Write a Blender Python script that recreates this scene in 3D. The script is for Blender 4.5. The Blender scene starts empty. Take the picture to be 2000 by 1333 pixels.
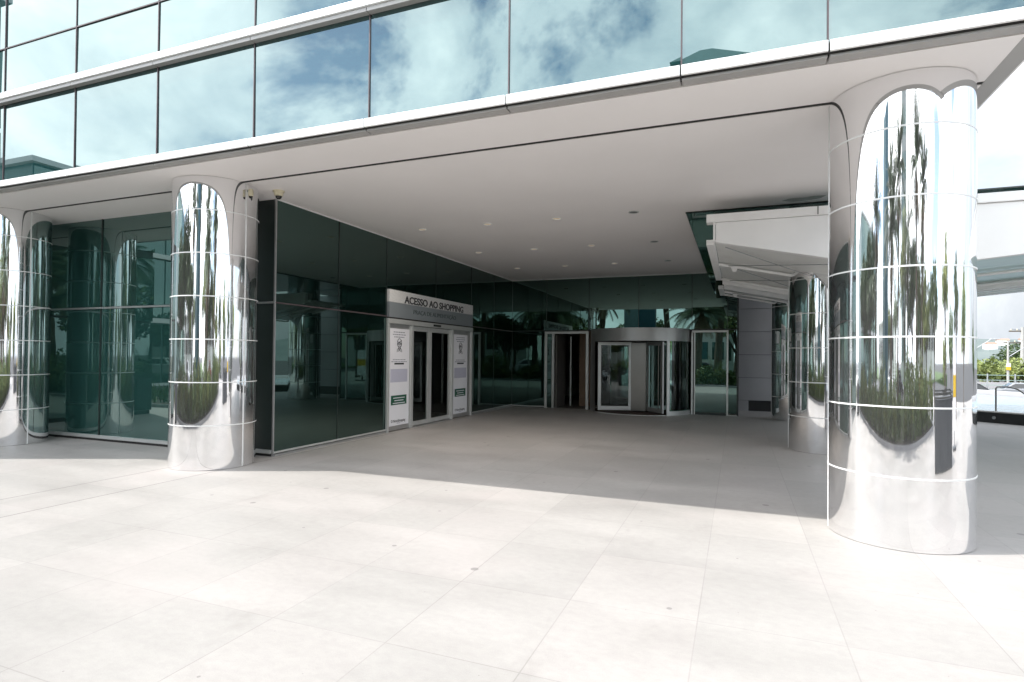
import bpy, bmesh, math, random
from mathutils import Vector, Matrix
random.seed(7)
S = bpy.context.scene
COL = S.collection
PI = math.pi

# ------------------------------------------------------------------ helpers
class MB:
    """collects faces; build() links them as ONE mesh object"""
    def __init__(s): s.v = []; s.f = []; s.m = []; s.cur = 0
    def add(s, vs, fs):
        o = len(s.v); s.v += [tuple(p) for p in vs]
        s.f += [tuple(o + i for i in f) for f in fs]; s.m += [s.cur] * len(fs); return s
    def box(s, x0, x1, y0, y1, z0, z1):
        v = [(x, y, z) for z in (z0, z1) for y in (y0, y1) for x in (x0, x1)]
        return s.add(v, [(0, 2, 3, 1), (4, 5, 7, 6), (0, 1, 5, 4), (2, 6, 7, 3), (0, 4, 6, 2), (1, 3, 7, 5)])
    def quad(s, *p): return s.add(p, [tuple(range(len(p)))])
    def prism(s, poly, axis, a0, a1):
        n = len(poly)
        def P(u, w, a): return {'x': (a, u, w), 'y': (u, a, w), 'z': (u, w, a)}[axis]
        v = [P(u, w, a0) for u, w in poly] + [P(u, w, a1) for u, w in poly]
        f = [tuple(range(n)), tuple(range(2 * n - 1, n - 1, -1))]
        f += [((i + 1) % n, i, n + i, n + (i + 1) % n) for i in range(n)]
        return s.add(v, f)
    def tube(s, path, r, n=10, cap=True):
        path = [Vector(p) for p in path]; rs = r if isinstance(r, (list, tuple)) else [r] * len(path)
        v = []; prev = None
        for i, p in enumerate(path):
            d = (path[min(i + 1, len(path) - 1)] - path[max(i - 1, 0)]).normalized()
            if prev is None: a = d.orthogonal().normalized()
            else: a = (prev - d * prev.dot(d)).normalized()
            prev = a; b = d.cross(a)
            v += [p + (a * math.cos(2 * PI * k / n) + b * math.sin(2 * PI * k / n)) * rs[i] for k in range(n)]
        f = [(i * n + k, i * n + (k + 1) % n, (i + 1) * n + (k + 1) % n, (i + 1) * n + k) for i in range(len(path) - 1) for k in range(n)]
        if cap: f += [tuple(range(n - 1, -1, -1)), tuple((len(path) - 1) * n + k for k in range(n))]
        return s.add(v, f)
    def lathe(s, c, prof, n=32, a0=0, a1=2 * PI):
        """prof = [(r, z)...] about a vertical axis at c"""
        full = abs(a1 - a0 - 2 * PI) < 1e-6; m = n if full else n + 1; v = []
        for r, z in prof:
            v += [(c[0] + r * math.cos(a0 + (a1 - a0) * k / n), c[1] + r * math.sin(a0 + (a1 - a0) * k / n), c[2] + z) for k in range(m)]
        f = [(i * m + k, i * m + (k + 1) % m, (i + 1) * m + (k + 1) % m, (i + 1) * m + k) for i in range(len(prof) - 1) for k in range(n)]
        return s.add(v, f)
    def build(s, name, mat, parent=None, smooth=False, loc=None, bevel=0, fix=True):
        me = bpy.data.meshes.new(name); me.from_pydata(s.v, [], s.f)
        for m in (mat if isinstance(mat, (list, tuple)) else [mat]): me.materials.append(m)
        me.polygons.foreach_set('material_index', s.m)
        if fix:
            b = bmesh.new(); b.from_mesh(me); bmesh.ops.recalc_face_normals(b, faces=b.faces); b.to_mesh(me); b.free()
        if smooth:
            me.polygons.foreach_set('use_smooth', [True] * len(me.polygons))
            try: me.set_sharp_from_angle(angle=math.radians(38))
            except Exception: pass
        o = bpy.data.objects.new(name, me); COL.objects.link(o)
        if parent: o.parent = parent
        if loc: o.location = loc
        if bevel:
            md = o.modifiers.new('bevel', 'BEVEL'); md.width = bevel; md.segments = 2; md.limit_method = 'ANGLE'
        return o

def tag(o, label=None, cat=None, group=None, kind=None):
    for k, v in (('label', label), ('category', cat), ('group', group), ('kind', kind)):
        if v: o[k] = v
    return o
def empty(name, loc=(0, 0, 0), rz=0, **k):
    o = bpy.data.objects.new(name, None); COL.objects.link(o); o.location = loc; o.rotation_euler = (0, 0, rz)
    o.empty_display_size = .2
    return tag(o, **k)
def copy_tree(o, parent=None):
    c = o.copy(); COL.objects.link(c); c.parent = parent
    for ch in list(o.children): copy_tree(ch, c)
    return c

# ------------------------------------------------------------------ materials
def new_mat(name):
    m = bpy.data.materials.new(name); m.use_nodes = True
    nt = m.node_tree; return m, nt, nt.nodes['Principled BSDF']
def N(nt, t, **k):
    n = nt.nodes.new(t)
    for a, b in k.items():
        if a.startswith('i_'): n.inputs[a[2:].replace('_', ' ')].default_value = b
        else: setattr(n, a, b)
    return n
def math_n(nt, op, a, b=None):
    n = N(nt, 'ShaderNodeMath', operation=op)
    for i, x in enumerate((a, b)):
        if x is None: continue
        if isinstance(x, (int, float)): n.inputs[i].default_value = x
        else: nt.links.new(x, n.inputs[i])
    return n.outputs[0]
def ramp(nt, fac, stops):
    r = N(nt, 'ShaderNodeValToRGB'); nt.links.new(fac, r.inputs[0]); e = r.color_ramp.elements
    while len(e) < len(stops): e.new(.5)
    for x, (p, c) in zip(e, stops):
        x.position = p; x.color = (*c, 1) if isinstance(c, (tuple, list)) else (c, c, c, 1)
    return r.outputs[0]
def mixc(nt, fac, a, b, mode='MIX'):
    n = N(nt, 'ShaderNodeMix', data_type='RGBA', blend_type=mode)
    for s, x in ((n.inputs[0], fac), (n.inputs[6], a), (n.inputs[7], b)):
        if isinstance(x, (int, float)): s.default_value = x
        elif isinstance(x, tuple): s.default_value = (*x, 1)
        else: nt.links.new(x, s)
    return n.outputs[2]
def noise(nt, scale, detail=4, rough=.55, vec=None, stretch=None, dist=0):
    n = N(nt, 'ShaderNodeTexNoise'); n.inputs['Scale'].default_value = scale; n.inputs['Detail'].default_value = detail
    n.inputs['Roughness'].default_value = rough; n.inputs['Distortion'].default_value = dist
    if vec is None: vec = N(nt, 'ShaderNodeTexCoord').outputs['Object']
    if stretch:
        mp = N(nt, 'ShaderNodeMapping'); mp.inputs['Scale'].default_value = stretch; nt.links.new(vec, mp.inputs[0]); vec = mp.outputs[0]
    nt.links.new(vec, n.inputs['Vector']); return n.outputs[0]
def bump(nt, bs, h, strength=.2, dist=.01):
    b = N(nt, 'ShaderNodeBump'); b.inputs['Strength'].default_value = strength; b.inputs['Distance'].default_value = dist
    nt.links.new(h, b.inputs['Height']); nt.links.new(b.outputs[0], bs.inputs['Normal'])
def plain(name, c, rough=.5, metal=0, var=.12, scale=3, ior=None, bmp=0):
    m, nt, b = new_mat(name)
    nz = noise(nt, scale, 5)
    nt.links.new(ramp(nt, nz, [(.3, tuple(x * (1 - var) for x in c)), (.7, tuple(min(1, x * (1 + var)) for x in c))]), b.inputs['Base Color'])
    b.inputs['Roughness'].default_value = rough; b.inputs['Metallic'].default_value = metal
    if ior: b.inputs['IOR'].default_value = ior
    if bmp: bump(nt, b, noise(nt, scale * 12, 4), bmp, .01)
    return m
def dark_glass(name, base, ior, tint, wav=.012, rough=.0):
    m, nt, b = new_mat(name)
    b.inputs['Base Color'].default_value = (*base, 1); b.inputs['Roughness'].default_value = rough
    b.inputs['IOR'].default_value = ior; b.inputs['Specular Tint'].default_value = (*tint, 1)
    if wav: bump(nt, b, noise(nt, .55, 1), wav, .05)
    return m
def clear_glass(name, tint, ior=1.5, body=None):
    m, nt, b = new_mat(name); nt.nodes.remove(b); out = nt.nodes['Material Output']
    t = N(nt, 'ShaderNodeBsdfTransparent'); t.inputs[0].default_value = (*tint, 1)
    g = N(nt, 'ShaderNodeBsdfGlossy'); g.inputs['Roughness'].default_value = 0; g.inputs[0].default_value = (.9, 1, .97, 1)
    fr = N(nt, 'ShaderNodeFresnel'); fr.inputs[0].default_value = ior
    mx = N(nt, 'ShaderNodeMixShader'); nt.links.new(fr.outputs[0], mx.inputs[0]); nt.links.new(t.outputs[0], mx.inputs[1]); nt.links.new(g.outputs[0], mx.inputs[2])
    last = mx.outputs[0]
    if body:
        d = N(nt, 'ShaderNodeBsdfTranslucent'); d.inputs[0].default_value = (*body, 1)
        d2 = N(nt, 'ShaderNodeBsdfDiffuse'); d2.inputs[0].default_value = (*body, 1)
        a = N(nt, 'ShaderNodeMixShader'); a.inputs[0].default_value = .5; nt.links.new(d.outputs[0], a.inputs[1]); nt.links.new(d2.outputs[0], a.inputs[2])
        e = N(nt, 'ShaderNodeMixShader'); e.inputs[0].default_value = .72; nt.links.new(last, e.inputs[1]); nt.links.new(a.outputs[0], e.inputs[2]); last = e.outputs[0]
    nt.links.new(last, out.inputs[0]); return m

M = {}
# plaza paving: slabs 0.80 x 0.9475 m
def paving():
    m, nt, b = new_mat('paving_stone'); L = nt.links
    co = N(nt, 'ShaderNodeTexCoord').outputs['Object']; sp = N(nt, 'ShaderNodeSeparateXYZ'); L.new(co, sp.inputs[0])
    u = math_n(nt, 'DIVIDE', math_n(nt, 'ADD', sp.outputs[0], .22), .80)
    w = math_n(nt, 'DIVIDE', math_n(nt, 'SUBTRACT', sp.outputs[1], 1.80), .9475)
    def edge(t, size):
        fr = math_n(nt, 'FRACT', t); d = math_n(nt, 'MINIMUM', fr, math_n(nt, 'SUBTRACT', 1, fr)); return math_n(nt, 'MULTIPLY', d, size)
    eu, ew = edge(u, .80), edge(w, .9475)
    wob = noise(nt, 3.0, 3)
    def line(e, off):
        # width and darkness wander along the joint
        f = ramp(nt, noise(nt, .9, 3, vec=None, stretch=(1, 1, 1)), [(.36, .12 + off), (.66, 1.0)])
        return math_n(nt, 'MULTIPLY', math_n(nt, 'LESS_THAN', e, .0036), f)
    strip = math_n(nt, 'MULTIPLY', math_n(nt, 'LESS_THAN', math_n(nt, 'ABSOLUTE', math_n(nt, 'ADD', sp.outputs[0], 7.02)), .5), math_n(nt, 'LESS_THAN', eu, .0075))
    jt = math_n(nt, 'MAXIMUM', math_n(nt, 'MULTIPLY', math_n(nt, 'MAXIMUM', line(eu, .25), line(ew, .05)), .38), strip)
    cb = N(nt, 'ShaderNodeCombineXYZ'); L.new(math_n(nt, 'FLOOR', u), cb.inputs[0]); L.new(math_n(nt, 'FLOOR', w), cb.inputs[1])
    wn = N(nt, 'ShaderNodeTexWhiteNoise', noise_dimensions='3D'); L.new(cb.outputs[0], wn.inputs[0])
    tile = ramp(nt, wn.outputs[0], [(0, (.352, .336, .322)), (.5, (.374, .357, .342)), (.8, (.382, .360, .346)), (1, (.392, .374, .358))])
    n1 = noise(nt, .9, 6, .6, stretch=(.55, 1.4, 1)); n2 = noise(nt, 15, 6, .72, stretch=(.8, 1.15, 1)); n3 = noise(nt, 160, 2)
    c = mixc(nt, 1, tile, ramp(nt, n1, [(.3, .88), (.7, 1.06)]), 'MULTIPLY')
    c = mixc(nt, 1, c, ramp(nt, n2, [(.28, .93), (.62, 1.03)]), 'MULTIPLY')
    c = mixc(nt, 1, c, ramp(nt, n3, [(.25, .93), (.75, 1.05)]), 'MULTIPLY')
    pink = ramp(nt, noise(nt, .6, 2), [(.55, 0.0), (.75, .35)])
    c = mixc(nt, pink, c, (.45, .40, .39))
    # dropped gum and grit
    vo = N(nt, 'ShaderNodeTexVoronoi', voronoi_dimensions='2D'); vo.inputs['Scale'].default_value = 1.35; L.new(co, vo.inputs['Vector'])
    wv = N(nt, 'ShaderNodeTexWhiteNoise'); L.new(vo.outputs['Color'], wv.inputs[0])
    rad = math_n(nt, 'MULTIPLY', math_n(nt, 'POWER', wv.outputs[0], 8), .045)
    spot = math_n(nt, 'LESS_THAN', math_n(nt, 'ADD', vo.outputs['Distance'], math_n(nt, 'MULTIPLY', wob, .012)), math_n(nt, 'ADD', rad, .0105))
    c = mixc(nt, math_n(nt, 'MULTIPLY', spot, .55), c, (.14, .13, .13))
    dirt = ramp(nt, noise(nt, 1.7, 8, .68, stretch=(1, .7, 1), dist=.6), [(.56, 0.0), (.72, .30)])
    c = mixc(nt, dirt, c, (.25, .235, .22))
    c = mixc(nt, math_n(nt, 'MULTIPLY', jt, .95), c, (.13, .12, .115))
    L.new(c, b.inputs['Base Color'])
    L.new(ramp(nt, n1, [(.3, .42), (.7, .62)]), b.inputs['Roughness'])
    b.inputs['IOR'].default_value = 1.3
    h = math_n(nt, 'SUBTRACT', math_n(nt, 'MULTIPLY', n2, .35), math_n(nt, 'MULTIPLY', jt, .6))
    bump(nt, b, h, .05, .01)
    return m
M['paving'] = paving()
M['soffit'] = plain('soffit_paint', (.90, .865, .85), .6, var=.025, scale=.7)
M['white'] = plain('white_metal_panel', (.90, .90, .89), .38, var=.03, scale=1.2)
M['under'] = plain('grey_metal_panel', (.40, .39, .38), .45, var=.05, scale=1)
M['dark'] = plain('dark_gap', (.018, .017, .016), .6)
M['mull'] = plain('dark_bronze_mullion', (.10, .075, .08), .4, .2)
M['mull_g'] = plain('black_mullion', (.02, .028, .026), .3)
M['alu'] = plain('aluminium_frame', (.60, .61, .60), .35, .45, var=.04)
M['alu_d'] = plain('grey_aluminium', (.43, .43, .43), .33, .6, var=.05)
M['steel'] = plain('brushed_steel', (.22, .212, .20), .28, 1, var=.06, scale=1)
M['sealant'] = plain('pale_joint_bead', (.80, .80, .79), .4, var=.02)
M['black'] = plain('black_paint', (.014, .015, .016), .35)
M['fac_glass'] = dark_glass('blue_green_reflective_glass', (.01, .04, .042), 2.55, (.80, .98, .98), .006)
M['rec_glass'] = dark_glass('dark_green_glass', (.002, .006, .005), 2.3, (.55, .86, .78), .012)
M['bay_glass'] = dark_glass('teal_green_glass', (.016, .052, .047), 2.75, (.72, .95, .90), .012)
M['door_glass'] = clear_glass('door_glass', (.78, .90, .88), 1.65)
M['canopy_glass'] = dark_glass('canopy_glass', (.035, .10, .085), 1.6, (.7, 1, .95), .01)
M['canopy_under'] = plain('canopy_white_panel', (.82, .82, .79), .45, var=.05, scale=1.5)
M['canopy_aqua'] = plain('canopy_aqua_panel', (.42, .58, .56), .3, var=.05)
M['canopy_white'] = plain('canopy_white_paint', (.93, .92, .91), .45, var=.03, scale=1.5)
M['concrete'] = plain('grey_cladding', (.40, .39, .40), .55, var=.06, scale=1.5)
M['poster'] = plain('poster_white', (.80, .80, .84), .5, var=.02)
M['ink'] = plain('poster_black', (.03, .03, .035), .6)
M['inkgrey'] = plain('poster_grey', (.27, .28, .32), .6)
M['green'] = plain('poster_green', (.008, .09, .05), .5)
M['signgrey'] = plain('sign_grey', (.27, .30, .32), .4, .3, var=.06, scale=1)
M['signtext'] = plain('sign_text_green_grey', (.075, .10, .10), .5)
M['brown'] = plain('brown_wall', (.24, .15, .10), .6, var=.1)
M['int_dark'] = plain('interior_dark', (.13, .12, .11), .7)
M['cream'] = plain('cream_plastic', (.66, .60, .44), .4)
M['lens'] = dark_glass('black_dome', (.01, .008, .008), 1.6, (1, 1, 1), 0)
M['bark'] = plain('palm_bark', (.115, .085, .06), .9, var=.4, scale=9, bmp=.6)
M['bark_t'] = plain('tree_bark', (.10, .08, .06), .9, var=.4, scale=6, bmp=.6)
M['deadfrond'] = plain('dead_frond', (.24, .18, .11), .8, var=.3)
M['asphalt'] = plain('asphalt', (.055, .055, .057), .85, var=.15, scale=8)
M['grass'] = plain('grass', (.06, .11, .025), .9, var=.35, scale=2)
M['soil'] = plain('planter_soil', (.05, .04, .03), .95, var=.3, scale=5)
M['kerb'] = plain('kerb_stone', (.40, .39, .37), .7, var=.08)
M['binmat'] = plain('charcoal_metal', (.09, .095, .105), .4, .3)
M['yellow'] = plain('yellow_paint', (.65, .42, .02), .5)
M['galv'] = plain('galvanised_steel', (.42, .43, .44), .45, .6, var=.1)
M['concpole'] = plain('concrete_pole', (.40, .39, .37), .8, var=.1)
M['tyre'] = plain('tyre_rubber', (.012, .012, .012), .8)
M['rim'] = plain('wheel_rim', (.45, .45, .46), .3, .8)
M['carglass'] = dark_glass('car_glass', (.006, .008, .01), 1.7, (1, 1, 1), 0)
M['redlamp'] = plain('tail_lamp', (.35, .012, .01), .2)
M['headlamp'] = plain('head_lamp', (.75, .77, .8), .12)
M['roof_tile'] = plain('roof_tile', (.34, .22, .17), .8, var=.2)
M['roof_teal'] = plain('teal_metal_roof', (.10, .20, .19), .45, .2, var=.1)
M['tower_wall'] = plain('tower_cladding', (.42, .45, .44), .55, var=.06)
def lamp_mat():
    m, nt, b = new_mat('warm_downlight'); b.inputs['Base Color'].default_value = (.7, .6, .45, 1)
    b.inputs['Emission Color'].default_value = (1, .78, .55, 1); b.inputs['Emission Strength'].default_value = .08; return m
M['lamp'] = lamp_mat()
def foliage(name, a, b_, sc=1.6):
    m, nt, b = new_mat(name)
    oi = noise(nt, sc, 3)
    nt.links.new(ramp(nt, oi, [(.3, a), (.72, b_)]), b.inputs['Base Color'])
    b.inputs['Roughness'].default_value = .55
    b.inputs['Transmission Weight'].default_value = 0
    return m
M['frond'] = foliage('palm_frond', (.05, .08, .04), (.12, .16, .08))
M['cycad'] = foliage('fan_leaf', (.08, .13, .03), (.19, .25, .08))
M['shrub'] = foliage('shrub_leaf', (.08, .13, .035), (.18, .25, .08), 3)
M['leaf_a'] = foliage('tree_leaf_bright', (.10, .14, .03), (.25, .28, .08), .9)
M['leaf_b'] = foliage('tree_leaf_dark', (.045, .085, .03), (.11, .15, .055), .9)
M['hill'] = foliage('hill_woods_hazed', (.085, .115, .11), (.15, .18, .17), .06)  # blue-grey cast paints distance haze into the woods colour
def mirror():
    m, nt, b = new_mat('polished_stainless'); L = nt.links
    b.inputs['Base Color'].default_value = (.88, .88, .89, 1); b.inputs['Metallic'].default_value = .96
    n = noise(nt, 34, 5, .7); sm = noise(nt, 1.3, 2)
    sp = ramp(nt, n, [(.60, 0.0), (.74, .16)])
    base = ramp(nt, sm, [(.35, .018), (.75, .055)])
    L.new(math_n(nt, 'ADD', base, sp), b.inputs['Roughness'])
    bump(nt, b, noise(nt, 1.6, 2, stretch=(1, 1, .4)), .03, .05)
    return m
M['mirror'] = mirror()
def water():
    m, nt, b = new_mat('pool_water'); b.inputs['Base Color'].default_value = (.30, .44, .52, 1); b.inputs['Roughness'].default_value = .05
    b.inputs['IOR'].default_value = 1.33
    bump(nt, b, noise(nt, 2.2, 4, stretch=(1, 1, 1)), .5, .08); return m
M['water'] = water()
def sign_lines():
    m, nt, b = new_mat('sign_fine_lines'); L = nt.links
    sp = N(nt, 'ShaderNodeSeparateXYZ'); L.new(N(nt, 'ShaderNodeTexCoord').outputs['Object'], sp.inputs[0])
    f = math_n(nt, 'FRACT', math_n(nt, 'DIVIDE', sp.outputs[2], .0165))
    L.new(mixc(nt, math_n(nt, 'LESS_THAN', f, .34), (.84, .84, .83), (.24, .245, .245)), b.inputs['Base Color']); b.inputs['Roughness'].default_value = .5
    return m
M['signlines'] = sign_lines()

# ------------------------------------------------------------------ ground, street, hills
def sheet(name, pts, mat, **k):
    b = MB(); b.quad(*pts); return tag(b.build(name, mat, fix=False), **k)
pz = MB(); pz.prism([(-60, -14), (24, -14), (24, 24), (13, 33.5), (-60, 33.5)], 'z', -2.5, 0)
tag(pz.build('plaza_pavement', M['paving']), kind='structure')
sheet('street_ground', [(-900, -900, -1.62), (900, -900, -1.62), (900, 900, -1.62), (-900, 900, -1.62)], M['asphalt'], kind='structure')
# the avenue behind the planted bed
av = MB(); av.box(-70, 40, -34, -14.0, -2.44, -.15); tag(av.build('avenue_road', M['asphalt']), kind='structure')
gv = MB(); gv.box(-90, 80, -110, -34.0, -2.44, -.05); tag(gv.build('grass_verge', M['grass']), kind='structure')
# far hills on the right
hm = MB(); nx, ny = 60, 14
def hz(x, y):
    r = math.sin(x * .021 + 1) * 4 + math.sin(x * .05) * 2.2 + math.sin(x * .013 + y * .02) * 4
    t = max(0, min(1, (y - 230) / 220)); return -1.9 + (t * t * (3 - 2 * t)) * (21 + r + random.uniform(-.6, .6))
hv = [(-120 + 8 * i, 225 + 22 * j, hz(-120 + 8 * i, 225 + 22 * j)) for j in range(ny) for i in range(nx)]
hm.add(hv, [(j * nx + i, j * nx + i + 1, (j + 1) * nx + i + 1, (j + 1) * nx + i) for j in range(ny - 1) for i in range(nx - 1)])
tag(hm.build('hills', M['hill'], smooth=True), kind='structure')

# ------------------------------------------------------------------ main building
XL, YB, ZS, YF = -6.77, 17.27, 4.05, 5.30
B = empty('shopping_centre', (-6, 12, 0), label='large glass shopping centre with white ledges over a deep covered entrance', cat='building')
BI = Matrix.Translation((6, -12, 0))
def bp(mb, name, mat, parent=B, **k):
    """part in world coordinates under an Empty"""
    o = mb.build(name, mat, None, **k); o.parent = parent
    w = parent.matrix_basis if parent.parent is None else parent.parent.matrix_basis @ parent.matrix_basis
    o.matrix_parent_inverse = w.inverted(); return o
XR = 2.20
MUL = [-0.478 - 1.66 * k for k in range(0, 13)][::-1]      # left to right
MUL = MUL + [0.677, XR]
# soffit: front strip, near-flush dark strip painting the groove's shade, main field
s = MB(); s.box(-20.5, 2.0, 5.37, 6.165, ZS, ZS + .12); bp(s, 'soffit', M['soffit'])
s = MB(); s.box(-20.5, 2.0, 6.235, 19.3, ZS, ZS + .12); bp(s, 'soffit', M['soffit'])
s = MB(); s.box(-20.5, 2.0, 6.166, 6.234, ZS + .006, ZS + .1); bp(s, 'groove_shade_strip', M['dark'])
s = MB(); s.box(-20.6, 2.1, 5.33, 19.35, ZS + .21, ZS + .3); bp(s, 'soffit_backing', M['dark'])
# stain on the soffit (peeling patch)
st = MB(); pts = [(.62, 9.76), (.72, 9.66), (.95, 9.67), (1.05, 9.62), (1.22, 9.64), (1.16, 9.78), (1.0, 9.86), (.78, 9.88)]
st.add([(x, y, ZS - .004) for x, y in pts], [tuple(range(8))]); bp(st, 'paint_patch', plain('bare_patch', (.42, .43, .41), .7))
# fascia and ledges, one panel per bay
def band(z0, z1, name_f, name_u, under=True):
    for a, b_ in zip(MUL[:-1], MUL[1:]):
        p = MB(); p.box(a + .007, b_ - .007, 5.20, 5.226, z0, z1); bp(p, name_f, M['white'], bevel=.004)
        if under:
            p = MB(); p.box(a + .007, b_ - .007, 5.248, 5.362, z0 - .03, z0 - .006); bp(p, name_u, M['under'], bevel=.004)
    p = MB(); p.box(MUL[0], XR - .05, 5.2275, 5.33, z0 - .005, z1 - .004); bp(p, 'joint_backing', M['dark'])
band(4.085, 4.175, 'fascia_panel', 'fascia_underside')
for zz in (5.415, 7.50):
    for a, b_ in zip(MUL[:-1], MUL[1:]):
        p = MB(); p.box(a + .005, b_ - .005, 5.20, 5.29, zz, zz + .09); bp(p, 'ledge_panel', M['white'], bevel=.006)
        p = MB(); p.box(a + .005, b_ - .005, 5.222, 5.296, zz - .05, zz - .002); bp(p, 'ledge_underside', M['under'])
# upper windows
ROWS = [(4.175, 5.42), (5.505, 6.235), (6.235, 7.46), (7.59, 8.4), (8.4, 9.0)]
for r, (z0, z1) in enumerate(ROWS):
    for a, b_ in zip(MUL[:-1], MUL[1:]):
        w = MB(); j = [random.uniform(-.0035, .0035) for _ in range(3)]
        q = [(a, YF + j[0], z0), (b_, YF + j[1], z0), (b_, YF + j[1] + j[2] - j[0], z1), (a, YF + j[2], z1)]
        w.quad(*q); o = bp(w, 'window', M['fac_glass'], fix=False)
        f = MB(); f.box(a - .0065, a + .0065, 5.286, 5.31, z0, z1)
        if r in (2, 4): f.box(a + .011, b_ - .011, 5.287, 5.31, z0 - .008, z0 + .008)
        fo = f.build('frame', M['mull']); fo.parent = o; fo.matrix_parent_inverse = (B.matrix_basis @ o.matrix_parent_inverse).inverted()
        fo.matrix_parent_inverse = Matrix.Identity(4)
# right hand side of the upper storeys
p = MB(); p.box(2.178, 2.20, 5.24, 19.4, 4.085, 4.175); bp(p, 'side_fascia', M['white'], bevel=.004)
p = MB(); p.box(2.10, 2.176, 5.34, 19.4, 4.08, 4.17); bp(p, 'joint_backing', M['dark'])
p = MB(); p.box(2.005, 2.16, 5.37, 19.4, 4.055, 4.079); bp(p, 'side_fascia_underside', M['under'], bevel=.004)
yy = [5.31 + 1.66 * k for k in range(9)]
for a, b_ in zip(yy[:-1], yy[1:]):
    w = MB(); w.quad((2.10, a + .012, 4.175), (2.10, b_ - .012, 4.175), (2.10, b_ - .012, 9.0), (2.10, a + .012, 9.0)); bp(w, 'side_window', M['fac_glass'], fix=False)
w = MB(); w.box(-20.5, 2.08, 5.34, 19.4, 4.36, 9.0); bp(w, 'upper_storeys', M['mull_g'])
w = MB(); w.box(-20.6, 2.25, 5.15, 19.5, 9.0, 9.12); bp(w, 'roof', M['white'])

# ---- left bay glazing (facing the plaza)
def pane(mb, *p): mb.quad(*p); return mb
bx = [-20.5, -18.9, -17.3, -15.7, -14.1, -12.5, -10.85, -9.0, -7.16, XL - .035]
for i, (a, b_) in enumerate(zip(bx[:-1], bx[1:])):
    for z0, z1 in ((.10, 2.40), (2.44, ZS)):
        w = MB(); j = [random.uniform(-.002, .002) for _ in range(3)]
        w.quad((a + .006, 7.05 + j[0], z0), (b_ - .006, 7.05 + j[1], z0), (b_ - .006, 7.05 + j[1] + j[2] - j[0], z1), (a + .006, 7.05 + j[2], z1))
        bp(w, 'bay_window', M['bay_glass'] if i < 8 else M['mull_g'], fix=False)  # corner pane plain black: its dark reflection is put into the colour
f = MB()
for x in bx[1:-1]: f.box(x - .012, x + .012, 7.035, 7.06, .1, ZS)
bp(f, 'bay_mullions', M['mull_g'])
f = MB(); f.box(-20.5, XL, 7.028, 7.062, 2.405, 2.435); bp(f, 'transom', M['alu_d'])
f = MB(); f.box(-20.5, XL - .03, 7.03, 7.08, 0, .04); bp(f, 'bay_sill', M['dark'])
f = MB(); f.box(-20.5, XL - .03, 7.015, 7.07, .042, .10); bp(f, 'bay_sill', M['alu'])
f = MB(); f.box(-20.5, XL - .2, 7.12, 7.3, 0, ZS); bp(f, 'bay_backing', M['dark'])
# ---- left wall of the recess
ly = [7.05, 8.584, 10.12]; ly2 = [14.19, 15.75, YB]
def lwall(a, b_, z0, z1):
    w = MB(); j = [random.uniform(-.002, .002) for _ in range(3)]
    w.quad((XL + j[0], a + .006, z0), (XL + j[1], b_ - .006, z0), (XL + j[1] + j[2] - j[0], b_ - .006, z1), (XL + j[2], a + .006, z1)); bp(w, 'glass_panel', M['rec_glass'], fix=False)
for a, b_ in list(zip(ly[:-1], ly[1:])) + list(zip(ly2[:-1], ly2[1:])):
    lwall(a, b_, .075, 2.405); lwall(a, b_, 2.43, ZS)
for a, b_ in ((10.12, 12.2), (12.2, 14.19)): lwall(a, b_, 2.99, ZS)
for y in (8.584, 10.12, 12.2, 14.19, 15.75):
    f = MB(); z0 = 2.98 if y == 12.2 else .07
    f.box(XL - .02, XL + .008, y - .007, y + .007, z0, ZS); bp(f, 'mullion', M['mull_g'])
for a, b_ in ((7.05, 10.13), (14.18, YB)):
    f = MB(); f.box(XL - .02, XL + .012, a, b_, 2.407, 2.428); bp(f, 'transom', M['mull'])
    f = MB(); f.box(XL - .02, XL + .02, a, b_, .045, .075); bp(f, 'sill', M['alu'], bevel=.003)
    f = MB(); f.box(XL - .02, XL + .035, a, b_, 0, .032); bp(f, 'sill', M['alu_d'], bevel=.003)
f = MB(); f.box(XL - .022, XL + .006, 7.035, 7.058, 0, ZS - .002); bp(f, 'corner_post', M['alu_d'])
f = MB(); f.box(XL - .3, XL - .06, 7.1, 10.0, 0, ZS); f.box(XL - .3, XL - .06, 14.3, YB + .2, 0, ZS); f.box(XL - .3, XL - .06, 10.0, 14.3, 2.5, ZS); bp(f, 'wall_backing', M['dark'])
f = MB(); f.box(XL + .0, XL + .022, 7.06, YB, ZS - .016, ZS - .002); bp(f, 'ceiling_trim', M['white'])
f = MB(); f.box(XL + .022, 0.0, YB - .022, YB, ZS - .016, ZS - .002); bp(f, 'ceiling_trim', M['white'])
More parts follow.
